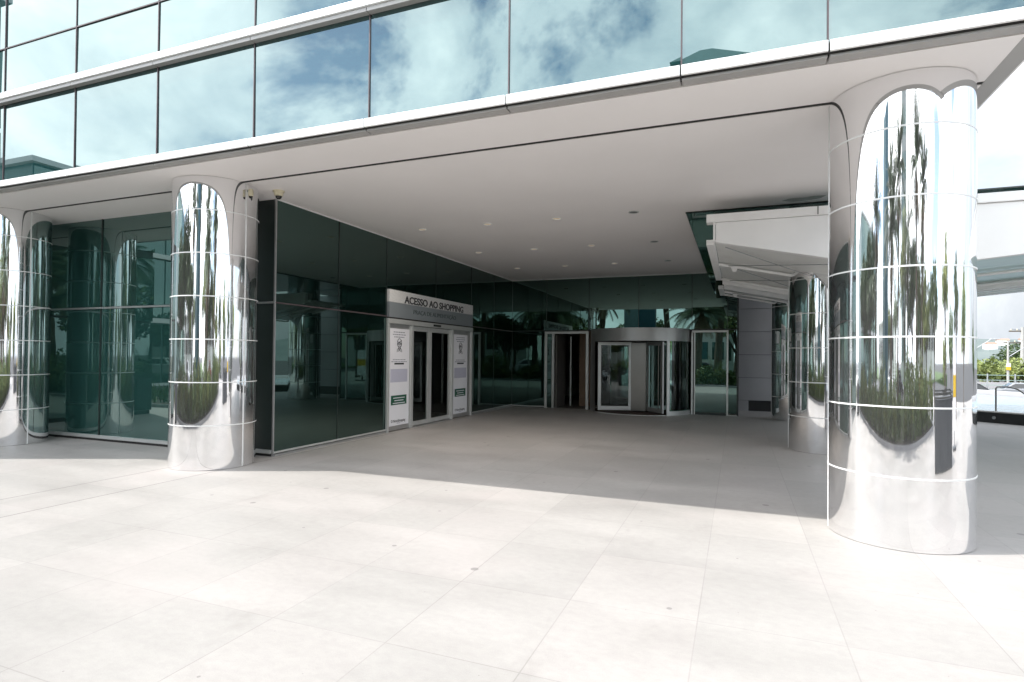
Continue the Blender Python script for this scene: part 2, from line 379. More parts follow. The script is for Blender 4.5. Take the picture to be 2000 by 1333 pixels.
# sliding entrance door
D = bp(MB().box(XL - .05, XL + .06, 10.12, 14.19, 2.275, 2.375), 'sliding_door', M['alu'], bevel=.004)
def sub(mb, name, mat, par, **k):
    o = mb.build(name, mat, None, **k); o.parent = par; return o
def subp(mb, name, mat, par, **k):
    o = sub(mb, name, mat, par, **k)
    if par.matrix_parent_inverse != Matrix.Identity(4):
        o.matrix_parent_inverse = Matrix.Identity(4)
    return o
for a, b_ in ((10.12, 10.19), (11.03, 11.13), (13.0, 13.08), (14.12, 14.19)):
    subp(MB().box(XL - .04, XL + .05, a, b_, 0, 2.272), 'jamb', M['alu'], D, bevel=.003)
for a, b_ in ((10.19, 11.03), (13.08, 14.12)):
    subp(MB().box(XL - .02, XL + .015, a, b_, .02, 2.272), 'sidelight', M['alu_d'], D)
for k, (a, b_) in enumerate(((11.135, 11.955), (11.965, 12.995))):
    x0 = XL - .045
    lf = MB(); lf.box(x0, x0 + .05, a, a + .06, .03, 2.262); lf.box(x0, x0 + .05, b_ - .11 + .03 * k, b_, .03, 2.262)
    lf.box(x0, x0 + .05, a + .06, b_ - .11 + .03 * k, .03, .125); lf.box(x0, x0 + .05, a + .06, b_ - .11 + .03 * k, 2.16, 2.262)
    subp(lf, 'door_leaf', M['alu'], D)
    g = MB(); g.quad((x0 + .025, a + .06, .125), (x0 + .025, b_ - .1, .125), (x0 + .025, b_ - .1, 2.16), (x0 + .025, a + .06, 2.16)); subp(g, 'door_pane', M['door_glass'], D, fix=False)
subp(MB().box(XL + .06, XL + .085, 12.0, 12.34, 2.30, 2.345), 'door_sensor', M['black'], D, bevel=.006)
subp(MB().box(XL - .06, XL + .055, 11.0, 13.0, 0, .016), 'threshold', M['alu_d'], D)
# interior behind the left doors
f = MB(); f.box(-10.2, -10.1, 9.9, 14.4, 0, 2.6); f.box(-10.1, XL - .07, 9.8, 9.9, 0, 2.6); f.box(-10.1, XL - .07, 14.4, 14.5, 0, 2.6); f.box(-10.1, XL - .07, 9.9, 14.4, 2.45, 2.6); f.box(-10.1, XL - .07, 9.9, 14.4, -.02, .004)
bp(f, 'lobby_walls', M['int_dark'])
# ---- back wall
def bwall(a, b_, z0, z1, mat='rec_glass'):
    w = MB(); j = [random.uniform(-.002, .002) for _ in range(3)]
    w.quad((a + .006, YB + j[0], z0), (b_ - .006, YB + j[1], z0), (b_ - .006, YB + j[1] + j[2] - j[0], z1), (a + .006, YB + j[2], z1)); bp(w, 'glass_panel', M[mat], fix=False)
bxs = [XL, -5.61, -4.245, -2.737, -1.222, -.26, 0.0]
for a, b_ in zip(bxs[:-1], bxs[1:]): bwall(a, b_, 2.44, ZS)
bwall(XL, -5.66, .06, 2.41); bwall(-.25, 0.0, .06, 2.40)
for x in bxs[1:-1]:
    f = MB(); f.box(x - .008, x + .008, YB - .008, YB + .02, 2.44, ZS); bp(f, 'mullion', M['mull_g'])
f = MB(); f.box(XL, 0, YB - .012, YB + .02, 2.413, 2.437); bp(f, 'transom', M['mull_g'])
f = MB(); f.box(XL + .03, -5.66, YB - .02, YB + .02, .02, .055); bp(f, 'sill', M['alu'])
f = MB(); f.box(-.02, .03, YB - .01, 19.2, 0, ZS); bp(f, 'end_wall', M['mull_g'])
f = MB(); f.box(XL, 0, YB + .05, YB + .12, 2.45, ZS); f.box(XL, -5.68, YB + .05, YB + .12, 0, 2.45); bp(f, 'wall_backing', M['dark'])
# open doorway, left of the revolving door
OD = bp(MB().box(-5.66, -4.25, YB - .03, YB + .06, 2.33, 2.40), 'hinged_door', M['alu'], bevel=.003)
for a, b_ in ((-5.66, -5.58), (-5.42, -5.35), (-4.33, -4.25)):
    subp(MB().box(a, b_, YB - .03, YB + .06, 0, 2.328), 'jamb', M['alu'], OD, bevel=.003)
g = MB(); g.quad((-5.58, YB, .03), (-5.42, YB, .03), (-5.42, YB, 2.33), (-5.58, YB, 2.33)); subp(g, 'side_pane', M['rec_glass'], OD, fix=False)
lf = MB(); lf.box(-5.33, -5.28, YB + .07, YB + 1.0, .02, 2.30); subp(lf, 'door_leaf', M['int_dark'], OD)
subp(MB().box(-5.10, -5.06, YB + .95, YB + 1.0, .02, 2.28), 'leaf_edge', M['alu'], OD)
# interior room
f = MB(); f.box(-6.6, .0, 23.0, 23.1, 0, 2.9); f.box(-6.7, -6.6, YB + .13, 23.1, 0, 2.9); f.box(-6.6, 0, YB + .13, 23.0, 2.75, 2.85); f.box(-6.6, 0, YB + .13, 23, -.02, .004); bp(f, 'lobby_walls', M['int_dark'])
f = MB(); f.box(-4.85, -4.30, YB + 1.2, YB + 1.3, .004, 2.7); bp(f, 'brown_partition', M['brown'])
f = MB(); f.box(-.15, -.05, YB + .13, 23, 0, 2.75); bp(f, 'lobby_walls', M['int_dark'])
# revolving door
RC = (-2.73, 17.62); RR = 1.5
RV = bp(MB().lathe((*RC, 0), [(RR - .02, 2.08), (RR, 2.08), (RR, 2.445), (.0, 2.445)], 72), 'revolving_door', M['alu_d'], smooth=True)
ca = MB(); ca.lathe((*RC, 0), [(RR - .02, 2.079), (.01, 2.079)], 72); subp(ca, 'drum_ceiling', M['dark'], RV)
def arc(name, a0, a1, r, z0, z1, mat, t=.03):
    m = MB(); m.lathe((*RC, 0), [(r, z0), (r, z1), (r - t, z1), (r - t, z0), (r, z0)], 24, math.radians(a0), math.radians(a1)); return subp(m, name, mat, RV, smooth=True)
def rpt(ang, r): return RC[0] + r * math.cos(math.radians(ang)), RC[1] + r * math.sin(math.radians(ang))
def wing(p0, p1, name, frame, glass, st=.09, z0=.06, z1=2.06, bot=.12):
    """framed glass leaf between two plan points"""
    x0, y0 = p0; x1, y1 = p1; d = Vector((x1 - x0, y1 - y0, 0)); L = d.length; d.normalize(); n = Vector((-d.y, d.x, 0))
    def bar(a, b_, za, zb, mb, t=.022):
        v = []
        for z in (za, zb):
            for s_ in (-t, t):
                for q in (a, b_): v.append(Vector((x0, y0, z)) + d * q + n * s_)
        mb.add(v, [(0, 2, 3, 1), (4, 5, 7, 6), (0, 1, 5, 4), (2, 6, 7, 3), (0, 4, 6, 2), (1, 3, 7, 5)])
    m = MB(); bar(0, st, z0, z1, m); bar(L - st, L, z0, z1, m); bar(st, L - st, z0, z0 + bot, m); bar(st, L - st, z1 - st, z1, m)
    o = subp(m, name, frame, RV)
    g = MB(); A = Vector((x0, y0, 0)) + d * st; Z = Vector((x0, y0, 0)) + d * (L - st)
    g.quad((A.x, A.y, z0 + bot), (Z.x, Z.y, z0 + bot), (Z.x, Z.y, z1 - st), (A.x, A.y, z1 - st)); subp(g, 'leaf_pane', glass, RV, fix=False)
arc('curved_post', 186, 216, RR, 0, 2.08, M['alu_d'])
wing((-3.83, 16.72), (-2.90, 17.05), 'door_leaf', M['alu'], M['door_glass'])
cm = MB(); cm.box(-2.93, -2.47, 17.02, 17.4, .03, 2.06); subp(cm, 'steel_core', M['steel'], RV, bevel=.02)
wing((-2.44, 17.05), (-1.92, 16.42), 'door_leaf', M['alu_d'], M['door_glass'], .1)
h = MB(); h.tube([(-2.06, 16.50, .16), (-2.06, 16.50, 1.98)], .016); subp(h, 'handle', M['steel'], RV)
a0 = math.degrees(math.atan2(16.36 - RC[1], -1.72 - RC[0]))
arc('curved_post', a0 - 1.6, a0 + 1.6, RR + .015, 0, 2.08, M['alu'])
arc('curved_pane', a0 + 1.6, -8, RR - .01, .09, 2.08, M['door_glass'], .012)
arc('curved_rail', a0 + 1.6, -8, RR + .005, 0, .12, M['alu'])
arc('curved_pane', 8, 170, RR - .01, .09, 2.08, M['door_glass'], .012)
wing((-1.35, 17.9), (-2.4, 17.55), 'door_leaf', M['alu'], M['door_glass'], .07)
fl = MB(); fl.lathe((*RC, 0), [(RR + .0, 0), (RR - .0, .012), (RR - .07, .014)], 72); subp(fl, 'floor_ring', M['alu'], RV, smooth=True)
fl = MB(); fl.lathe((*RC, 0), [(RR - .07, .010), (.01, .010)], 72); subp(fl, 'floor_mat', plain('entrance_mat', (.09, .055, .045), .9), RV)
# right hand fixed glass door
RD = bp(MB().box(-1.22, -.24, YB - .03, YB + .03, 2.345, 2.40), 'side_door', M['alu'], bevel=.003)
for a, b_ in ((-1.235, -1.19), (-1.16, -1.13), (-.285, -.24)): subp(MB().box(a, b_, YB - .03, YB + .03, 0, 2.343), 'jamb', M['alu'], RD)
g = MB(); g.quad((-1.13, YB - .004, .07), (-.285, YB - .004, .07), (-.285, YB - .004, 2.345), (-1.13, YB - .004, 2.345)); subp(g, 'door_pane', M['bay_glass'], RD, fix=False)
subp(MB().box(-1.13, -.285, YB - .02, YB + .02, 0, .068), 'bottom_rail', M['mull_g'], RD)
f = MB(); f.box(-.24, .0, YB - .025, YB + .01, 0, .02); bp(f, 'sill', M['alu'])
# grey clad wall on the right
zz = [.32, 1.02, 1.73, 2.44, 3.15, ZS]
for a, b_ in zip(zz[:-1], zz[1:]):
    f = MB(); f.box(.035, 3.2, 19.2, 19.28, a + .006, b_ - .006); bp(f, 'wall_panel', M['concrete'], bevel=.004)
f = MB(); f.box(.035, .32, 19.2, 19.28, 0, .314); bp(f, 'wall_panel', M['concrete'], bevel=.004)
f = MB(); f.box(.33, 3.2, 19.21, 19.28, 0, .314); bp(f, 'wall_base', M['black'])
f = MB(); f.box(.03, 3.2, 19.285, 19.5, 0, ZS); bp(f, 'wall_backing', M['dark'])
# downlights
for j, y in enumerate((9.70, 12.30, 14.82)):
    for i, x in enumerate((-5.69, -4.31, -2.98, -1.635)):
        r = .085
        m = MB(); m.lathe((x, y, ZS), [(r, -.001), (r, -.012), (r * .82, -.012), (r * .70, .03)], 24)
        o = bp(m, 'downlight', M['alu'] if i == 3 else M['white'], smooth=True)
        m = MB(); m.lathe((x, y, ZS), [(r * .78, -.004), (.001, -.004)], 20); subp(m, 'lamp', M['mull_g'] if i == 3 else M['lamp'], o)

for j, (y, wt) in enumerate(((9.70, 52), (12.30, 2), (14.82, .5))):
    for i, x in enumerate((-5.69, -4.31, -2.98)):
        lt = bpy.data.lights.new('downlight_lamp', 'SPOT'); lt.energy = wt; lt.color = (1, .90, .80); lt.spot_size = math.radians(150); lt.spot_blend = 1; lt.shadow_soft_size = .06
        lo = bpy.data.objects.new('downlight_lamp', lt); COL.objects.link(lo); lo.location = (x, y, ZS - .02)

# ------------------------------------------------------------------ mirrored columns
def column(x, y, label, top=ZS, r=.57):
    c = empty('mirrored_column', (x, y, 0), label=label, cat='column', group='mirror clad columns of the covered entrance')
    rings = [.61 + .595 * k for k in range(6)]
    edges = [0] + rings + [top]
    for a, b_ in zip(edges[:-1], edges[1:]):
        m = MB(); m.lathe((0, 0, 0), [(r, a + .004), (r, b_ - .004)], 128); o = m.build('cladding_panel', M['mirror'], c, smooth=True); o.rotation_euler = (random.uniform(-.0007, .0007), random.uniform(-.0007, .0007), random.uniform(0, 6))
    for z in rings:
        m = MB(); m.lathe((0, 0, 0), [(r - .004, z - .009), (r + .003, z - .006), (r + .003, z + .006), (r - .004, z + .009)], 128); m.build('joint_ring', M['sealant'], c, smooth=True)
    for s_ in (-1, 1):
        m = MB(); m.box(s_ * r - .0045, s_ * r + .0045, -.008, .008, .01, top - .01); m.build('seam', M['sealant'], c)
    m = MB(); m.lathe((0, 0, 0), [(r - .012, 0), (r - .012, top)], 64); m.build('column_core', M['dark'], c)
    return c
column(1.384, 6.262, 'large mirror polished steel column nearest the camera at right of the entrance')
column(-7.13, 6.25, 'mirror polished steel column beside the dark glass corner left of the entrance')
column(-12.05, 6.25, 'mirror polished steel column cut by the left edge of the photo')
column(1.43, 11.5, 'shaded mirror column under the white canopy just behind the nearest big column')
column(1.42, 17.0, 'farthest mirror column beside the grey clad wall at the back')
column(-17.0, 6.25, 'mirror steel column outside the frame beyond the left edge')

# ------------------------------------------------------------------ entrance sign and posters
def text_mesh(txt, size, name, mat, parent, origin, width=None, align='CENTER', ext=.004, bold=0):
    """text standing on the left wall, facing +X, reading along +Y"""
    cu = bpy.data.curves.new(name, 'FONT'); cu.body = txt; cu.size = size; cu.align_x = align; cu.extrude = ext; cu.offset = bold
    tmp = bpy.data.objects.new(name, cu); COL.objects.link(tmp)
    dg = bpy.context.evaluated_depsgraph_get(); me = bpy.data.meshes.new_from_object(tmp.evaluated_get(dg))
    COL.objects.unlink(tmp); bpy.data.objects.remove(tmp)
    xs = [v.co.x for v in me.vertices]; w = max(xs) - min(xs); k = (width / w) if width else 1; cx = (max(xs) + min(xs)) / 2
    for v in me.vertices:
        x, y, z = v.co; v.co = (origin[0] + z, origin[1] + ((x - cx) if align == 'CENTER' else x) * k, origin[2] + y)
    me.materials.clear(); me.materials.append(mat)
    o = bpy.data.objects.new(name, me); COL.objects.link(o); o.parent = parent; return o
SG = empty('entrance_sign', (XL, 12.17, 2.40), label='long striped and grey sign reading ACESSO AO SHOPPING over the sliding doors', cat='sign')
m = MB(); m.box(-.03, .05, -2.012, 2.015, .325, .585); m.build('striped_board', M['signlines'], SG)
m = MB(); m.box(-.03, .05, -2.012, 2.015, .008, .325 - .001); m.build('grey_board', M['signgrey'], SG)
m = MB(); m.box(-.03, .045, -2.015, 2.02, -.018, .006); m.build('shadow_gap', M['dark'], SG)
text_mesh('ACESSO AO SHOPPING', .215, 'lettering', M['ink'], SG, (.053, -.01, .343), 2.86, bold=.0055)
text_mesh('PRAÇA DE ALIMENTAÇÃO', .135, 'lettering', M['signtext'], SG, (.053, -.03, .128), 2.06)
def poster(yc, w, z0, z1, label):
    P = empty('notice_poster', (XL + .017, yc, z0), label=label, cat='poster', group='tall white notices beside the sliding doors')
    H = z1 - z0
    MB().box(0, .004, -w / 2, w / 2, 0, H).build('sheet', M['poster'], P)
    s_ = w / .82
    def bars(name, zc, ws, mat, h=.020, gap=.052):
        m = MB()
        for i, bw in enumerate(ws):
            y = -bw / 2 * s_; z = zc - i * gap; end = bw / 2 * s_
            while y < end:
                l = min(random.uniform(.03, .09) * s_, end - y); m.box(.0042, .0056, y, y + l, z - h / 2, z + h / 2); y += l + .016 * s_
        m.build(name, mat, P)
    bars('heading_lines', H - .075, (.46, .52, .42), M['inkgrey'])
    # masked face pictogram: head outline, mask, crossed ribbons
    m = MB(); hz_ = H - .335
    def loop(pts, r=.0055): m.tube([(.007, y * s_ * .85, hz_ + .03 + z * .72) for y, z in pts], r, 6)
    loop([(.10 * math.cos(a), .005 + .125 * math.sin(a)) for a in [PI * k / 14 for k in range(15)]])
    loop([(-.10, 0), (-.095, -.06), (-.05, -.125), (0, -.14), (.05, -.125), (.095, -.06), (.10, 0)])
    loop([(-.10, .045), (-.03, .02), (.10, .075)]); loop([(-.098, -.02), (0, .012), (.098, -.02)], .009)
    loop([(-.098, -.05), (0, -.035), (.098, -.05)]); loop([(-.07, -.10), (0, -.085), (.07, -.10)])
    loop([(-.11, -.27), (-.10, -.20), (0, -.14), (.10, -.20), (.11, -.27)]); loop([(-.07, -.15), (.06, -.25)]); loop([(.07, -.15), (-.06, -.25)])
    m.build('mask_pictogram', M['ink'], P)
    bars('caption_lines', H - .66, (.50, .62), M['inkgrey'], .016, .045)
    MB().box(.0042, .006, -.19 * s_, .19 * s_, H - .765, H - .73).build('caption_bar', M['ink'], P)
    MB().box(.0042, .0055, -.34 * s_, .34 * s_, .92, H - .86).build('tinted_field', plain('poster_tint', (.50, .50, .60), .5, var=.02), P)
    g = MB().box(.0042, .008, -.31 * s_, .31 * s_, .44, .64).build('green_notice', M['green'], P, bevel=.003)
    bw = MB()
    for i, l in enumerate((.46, .36, .48)): bw.box(.0082, .0092, -l / 2 * s_, l / 2 * s_, .585 - .055 * i - .008, .585 - .055 * i + .008)
    bw.build('notice_lines', M['poster'], g); 
    text_mesh('NovoShopping', .085, 'logo_lettering', M['ink'], P, (.006, .03 * s_, .07), .48 * s_, ext=.001)
    r = MB(); r.lathe((0, 0, 0), [(.032, 0), (.020, 0)], 6); o = r.build('logo_mark', M['ink'], P)
    o.rotation_euler = (0, PI / 2, 0); o.location = (.0065, -.27 * s_, .10)
    bars('logo_lines', .045, (.14,), M['inkgrey'], .012)
poster(10.595, .80, .115, 2.175, 'nearer white mask notice on the left panel of the sliding doors')
poster(13.52, .82, .115, 2.16, 'farther white mask notice on the right panel of the sliding doors')

# security cameras
C1 = empty('dome_camera', (-6.41, 6.71, ZS), label='cream dome security camera on the soffit above the glass corner', cat='camera')
m = MB(); m.lathe((0, 0, 0), [(.001, 0), (.10, 0), (.10, -.02), (.085, -.025), (.075, -.085), (.06, -.095)], 28); m.build('housing', M['cream'], C1, smooth=True)
m = MB(); m.lathe((0, 0, -.09), [(.057, 0), (.053, -.025), (.038, -.048), (.018, -.06), (.001, -.062)], 24); m.build('dome', M['lens'], C1, smooth=True); C1.scale = (.84, .84, .84)
C2 = empty('bullet_camera', (-6.56, 6.28, 3.88), label='small security camera fixed to the column beside the soffit groove', cat='camera')
m = MB(); m.tube([(-.02, 0, .07), (.05, -.01, .06)], .014); m.build('bracket', M['galv'], C2)
m = MB(); m.lathe((.06, -.01, 0), [(.001, .085), (.032, .08), (.036, .0), (.03, -.02)], 18); m.build('housing', M['cream'], C2, smooth=True)
m = MB(); m.lathe((.06, -.01, -.02), [(.029, 0), (.02, -.025), (.001, -.032)], 18); m.build('lens', M['lens'], C2, smooth=True)

# ------------------------------------------------------------------ canopy
CN = empty('entrance_canopy', (2.1, 12, 3.0), label='white steel butterfly canopy with a green glass roof around the mirror columns', cat='canopy')
def cp(mb, name, mat, **k): return bp(mb, name, mat, CN, **k)
XC = 2.1; ZT = 3.785
def zb(x): return 2.845 + (.214 * (XC - x) if x < XC else .10 * (x - XC))
def beam(y0, y1, name, x0=-.32, x1=9.0, ztop=3.655, drop=0):
    m = MB(); xs = [x0, .5, 1.22, XC, 4.0, 6.5, x1]
    poly = [(x, zb(x) - drop) for x in xs] + [(x1, ztop), (x0, ztop)]
    m.prism(poly, 'y', y0, y1); return cp(m, name, M['canopy_white'], bevel=.006)
beam(9.20, 9.32, 'front_beam')
m = MB(); m.box(-.45, 9.15, 9.17, 9.36, 3.66, ZT); cp(m, 'cornice', M['canopy_white'], bevel=.008)
m = MB(); m.box(1.05, 1.06, 9.163, 9.171, 3.665, ZT - .005); cp(m, 'cornice_joint', M['dark'])
m = MB(); m.box(-.35, -.325, 9.15, 9.21, zb(-.32) + .0, 3.655)
for k in range(5): m.tube([(-.29, 9.20, 3.38 + .055 * k), (-.29, 9.185, 3.38 + .055 * k)], .016, 10)
cp(m, 'end_bracket', M['canopy_white'])
m = MB(); m.box(-.80, 9.4, 10.0, 17.2, 4.018, 4.034); cp(m, 'glass_roof', M['canopy_glass'])
m = MB(); m.box(-.82, 9.42, 9.985, 9.998, 4.022, 4.043); m.box(-.815, -.802, 9.998, 17.2, 4.022, 4.043); cp(m, 'roof_edge', M['mull_g'])
def under(y0, y1):
    t = .02
    for x0, x1, mat in ((-.33, XC, M['canopy_under']), (XC, 9.0, M['canopy_aqua'])):
        n_ = 3; 
        for k in range(n_):
            a = y0 + (y1 - y0) * k / n_; b_ = y0 + (y1 - y0) * (k + 1) / n_ - .012
            m = MB(); m.add([(x0, a, zb(x0) + .04), (x1, a, zb(x1) + .04), (x1, b_, zb(x1) + .04), (x0, b_, zb(x0) + .04),
                             (x0, a, zb(x0) + .06), (x1, a, zb(x1) + .06), (x1, b_, zb(x1) + .06), (x0, b_, zb(x0) + .06)],
                            [(0, 1, 2, 3), (7, 6, 5, 4), (0, 4, 5, 1), (1, 5, 6, 2), (2, 6, 7, 3), (3, 7, 4, 0)]); cp(m, 'ceiling_panel', mat)
    for x0, x1 in ((-.33, XC), (XC, 9.0)):
        ym = y0 + (y1 - y0) * .47; ye = y1 - .12
        for y in (ym, ye):
            m = MB(); m.tube([(x0, y, zb(x0) - .01), (x1, y, zb(x1) - .01)], .027, 10); cp(m, 'purlin', M['canopy_white'], smooth=True)
        sg = 1 if x0 < XC - .1 else -1; xa, xb_ = (x0 + .15, x0 + 1.75) if sg > 0 else (x1 - .15, x1 - 1.75)
        for ya, yb_ in ((y0 + .1, ym), (ym, ye)):
            m = MB(); m.tube([(xa, ya, zb(xa) - .015), (xb_, yb_, zb(xb_) - .015)], .0075, 6); m.tube([(xb_, ya, zb(xb_) - .015), (xa, yb_, zb(xa) - .015)], .0075, 6); cp(m, 'tie_rod', M['galv'])
        for xx in (xa + .12, xb_ - .22 * sg):
            m = MB(); m.prism([(xx - .07, zb(xx)), (xx + .07, zb(xx)), (xx + .03, zb(xx) - .10), (xx - .03, zb(xx) - .10)], 'y', ym - .02, ym + .02)
            m.tube([(xx, ym - .035, zb(xx) - .055), (xx, ym + .035, zb(xx) - .055)], .022, 10); cp(m, 'rod_bracket', M['canopy_white'])
    m = MB(); m.box(-.455, -.335, y0 - .02, y1, zb(-.33) - .02, zb(-.33) + .06); cp(m, 'edge_gutter', M['canopy_white'], bevel=.006)
under(9.33, 13.6)
beam(13.61, 13.73, 'rear_beam', ztop=3.65, drop=.10)
beam(15.1, 15.22, 'rear_beam', ztop=3.65, drop=.04)
under(15.23, 16.9)

# ------------------------------------------------------------------ pool, railing on the right
PW = empty('pool_wall', (6.3, 18.35, 0), label='low black wall edging the pool at the right beyond the big column', cat='wall')
d = Vector((.77, -.638, 0)); nrm = Vector((.638, .77, 0)); p0 = Vector((6.28, 18.35, 0))
def slab(mb, a, b_, o0, o1, z0, z1):
    v = [p0 + d * q + nrm * w_ + Vector((0, 0, z)) for z in (z0, z1) for w_ in (o0, o1) for q in (a, b_)]
    mb.add(v, [(0, 2, 3, 1), (4, 5, 7, 6), (0, 1, 5, 4), (2, 6, 7, 3), (0, 4, 6, 2), (1, 3, 7, 5)])
m = MB(); slab(m, -5, 8, 0, .18, 0, .27); bp(m, 'black_facing', M['black'], PW)
m = MB(); slab(m, -5, 8, -.01, .2, .27, .30); bp(m, 'coping', M['kerb'], PW)
m = MB(); q0 = -.55
slab(m, q0, q0 + .001, -.012, -.008, .13, .131); ctr = p0 + d * (-.12) - nrm * .004 + Vector((0, 0, .14))
m = MB(); m.tube([ctr, ctr - nrm * .015], .04, 14); bp(m, 'spout', M['galv'], PW)
wq = MB(); wq.add([p0 + d * -5 + nrm * .19 + Vector((0, 0, .25)), p0 + d * 8 + nrm * .19 + Vector((0, 0, .25)), (17.5, 15.5, .25), (9.9, 27.0, .25), (7.4, 33.2, .25), (-.5, 33.2, .25)], [tuple(range(6))])
tag(wq.build('pool_water', M['water'], fix=False), kind='structure')
FW = MB(); 
for (x0, y0), (x1, y1) in (((17.6, 15.5), (9.95, 27.1)), ((9.95, 27.1), (7.5, 33.3)), ((7.5, 33.3), (-1, 33.4))):
    e = Vector((x1 - x0, y1 - y0, 0)).normalized(); n_ = Vector((e.y, -e.x, 0)) * .35
    v = [Vector((x, y, z)) + n_ * k for z in (.0, .42) for k in (0, 1) for x, y in ((x0, y0), (x1, y1))]
    FW.add(v, [(0, 2, 3, 1), (4, 5, 7, 6), (0, 1, 5, 4), (2, 6, 7, 3), (0, 4, 6, 2), (1, 3, 7, 5)])
tag(FW.build('pool_parapet', M['concrete']), label='grey stone parapet on the far side of the pool', cat='wall')
HR = empty('handrail', (6.3, 18.6, 0), label='stainless steel handrail standing in front of the black pool wall', cat='railing')
m = MB(); m.tube([(6.29, 18.62, 0), (6.29, 18.62, .90), (6.31, 18.58, .935), (6.5, 18.42, .94), (6.62, 18.30, .90), (6.95, 17.95, .55), (7.6, 17.3, -.1 + .1)], .021, 12); bp(m, 'rail_tube', M['steel'], HR, smooth=True)
m = MB(); m.lathe((6.29, 18.62, 0), [(.05, 0), (.05, .012), (.022, .014)], 18); bp(m, 'base_flange', M['steel'], HR)

# ------------------------------------------------------------------ cars
def car_paint(name, c): return plain(name, c, .22, .35, var=.03, ior=1.6)
def make_car(paint, label, group, loc, rz):
    c = empty('parked_car', loc, rz, label=label, cat='car', group=group)
    W = .86
    m = MB(); body = [(-2.05, .32), (-2.1, .62), (-2.02, .88), (-1.2, .95), (.9, .93), (1.75, .80), (2.08, .60), (2.1, .34), (1.75, .24), (-1.75, .24)]
    m.prism(body, 'y', -W, W); m.build('body', paint, c, smooth=True, bevel=.05)
    m = MB(); lo = [(-1.85, .92), (.95, .92), (.25, 1.42), (-1.25, 1.44)]
    v = [(x, -W * .95 if z < 1 else -W * .74, z) for x, z in lo] + [(x, W * .95 if z < 1 else W * .74, z) for x, z in lo]
    m.add(v, [(0, 1, 2, 3), (7, 6, 5, 4), (0, 4, 5, 1), (1, 5, 6, 2), (2, 6, 7, 3), (3, 7, 4, 0)]); m.build('cabin', paint, c, bevel=.05)
    def off(y, z): return y
    for s_ in (-1, 1):
        for x0, x1, x2, x3 in ((-1.62, -.62, -.60, -1.15), (-.54, .72, .16, -.54)):
            yb = s_ * (W * .95 - .004 * 0 + .012); yt = s_ * (W * .76 + .012)
            m = MB(); m.quad((x0, yb - s_ * .03, .99), (x1, yb - s_ * .03, .99), (x2, yt, 1.36), (x3, yt, 1.36)); m.build('side_window', M['carglass'], c, fix=False)
    m = MB(); m.quad((.93, -.72, .965), (.93, .72, .965), (.345, .58, 1.38), (.345, -.58, 1.38)); m.build('windscreen', M['carglass'], c, fix=False)
    m = MB(); m.quad((-1.83, -.7, .99), (-1.83, .7, .99), (-1.36, .56, 1.38), (-1.36, -.56, 1.38)); m.build('rear_window', M['carglass'], c, fix=False)
    for x in (-1.3, 1.32):
        for s_ in (-1, 1):
            m = MB(); m.tube([(x, s_ * .68, .31), (x, s_ * .885, .31)], .31, 22); w = m.build('wheel', M['tyre'], c, bevel=.03)
            m = MB(); m.tube([(x, s_ * .87, .31), (x, s_ * .895, .31)], .19, 16); m.build('rim', M['rim'], w)
    for s_ in (-1, 1):
        m = MB(); m.box(2.0, 2.10, s_ * .62 - .16, s_ * .62 + .16, .56, .70); m.build('headlight', M['headlamp'], c, bevel=.03)
        m = MB(); m.box(-2.125, -2.03, s_ * .68 - .13, s_ * .68 + .13, .60, .84); m.build('tail_light', M['redlamp'], c, bevel=.03)
    m = MB(); m.box(2.05, 2.12, -.55, .55, .34, .5); m.build('bumper_grille', M['tyre'], c)
    return c
gR = 'cars parked in the street beyond the pool'
make_car(car_paint('silver_paint', (.30, .31, .33)), 'silver hatchback parked in the street beyond the pool', gR, (21.6, 60, -1.6), math.radians(172))
make_car(car_paint('black_paint_car', (.015, .016, .018)), 'black car half hidden by the big mirror column beyond the pool', gR, (17.6, 57, -1.6), math.radians(8))
make_car(car_paint('grey_paint', (.10, .11, .12)), 'dark grey car parked at the right edge beside the silver hatchback', gR, (26.2, 61.5, -1.6), math.radians(176))
gL = 'cars on the avenue behind the planted bed, seen only in reflections'
for i, (x, c_, nm) in enumerate(((-16, (.55, .56, .58), 'silver'), (-9.5, (.75, .75, .74), 'white'), (-2.6, (.02, .02, .025), 'black'), (4.5, (.70, .71, .72), 'pale'), (11, (.25, .03, .03), 'red'))):
    make_car(car_paint(nm + '_paint_road', c_), nm + ' car on the avenue behind the planted bed', gL, (x, -17.2 - .4 * (i % 2), -.15), math.radians(4 + 176 * (i % 2)))

# ------------------------------------------------------------------ street furniture on the right
UP = empty('utility_pole', (29.4, 80, -1.7), label='tall concrete utility pole with two crossarms at the right edge', cat='pole')
m = MB(); m.tube([(0, 0, 0), (0, 0, 7.1)], [.24, .15], 14); m.build('pole', M['concpole'], UP, smooth=True)
for z, w in ((6.6, 1.2), (5.3, 1.7)):
    m = MB(); m.box(-w, w, -.07, .07, z, z + .14); m.build('crossarm', M['bark_t'], UP)
    for k in (-.85, -.4, .4, .85):
        m = MB(); m.lathe((k * w, 0, z + .14), [(.03, 0), (.06, .06), (.04, .1), (.06, .14), (.01, .2)], 10); m.build('insulator', M['cream'], UP)
m = MB(); m.lathe((.4, -.1, 4.0), [(.01, 0), (.24, .02), (.24, .7), (.01, .74)], 14); m.build('transformer', M['galv'], UP)
WR = MB()
for z, k in ((6.9, -1.0), (6.9, 1.0), (5.6, -1.4), (5.6, 1.4)):
    WR.tube([(29.4 + k + t * (70 - 29.4 - 2 * k), 80 + t * 18, z - 1.7 - 3.2 * t * (1 - t)) for t in [i / 10 for i in range(11)]], .02, 5)
tag(WR.build('power_lines', M['black']), label='thin black power lines running right from the utility pole', cat='cable', kind=None)
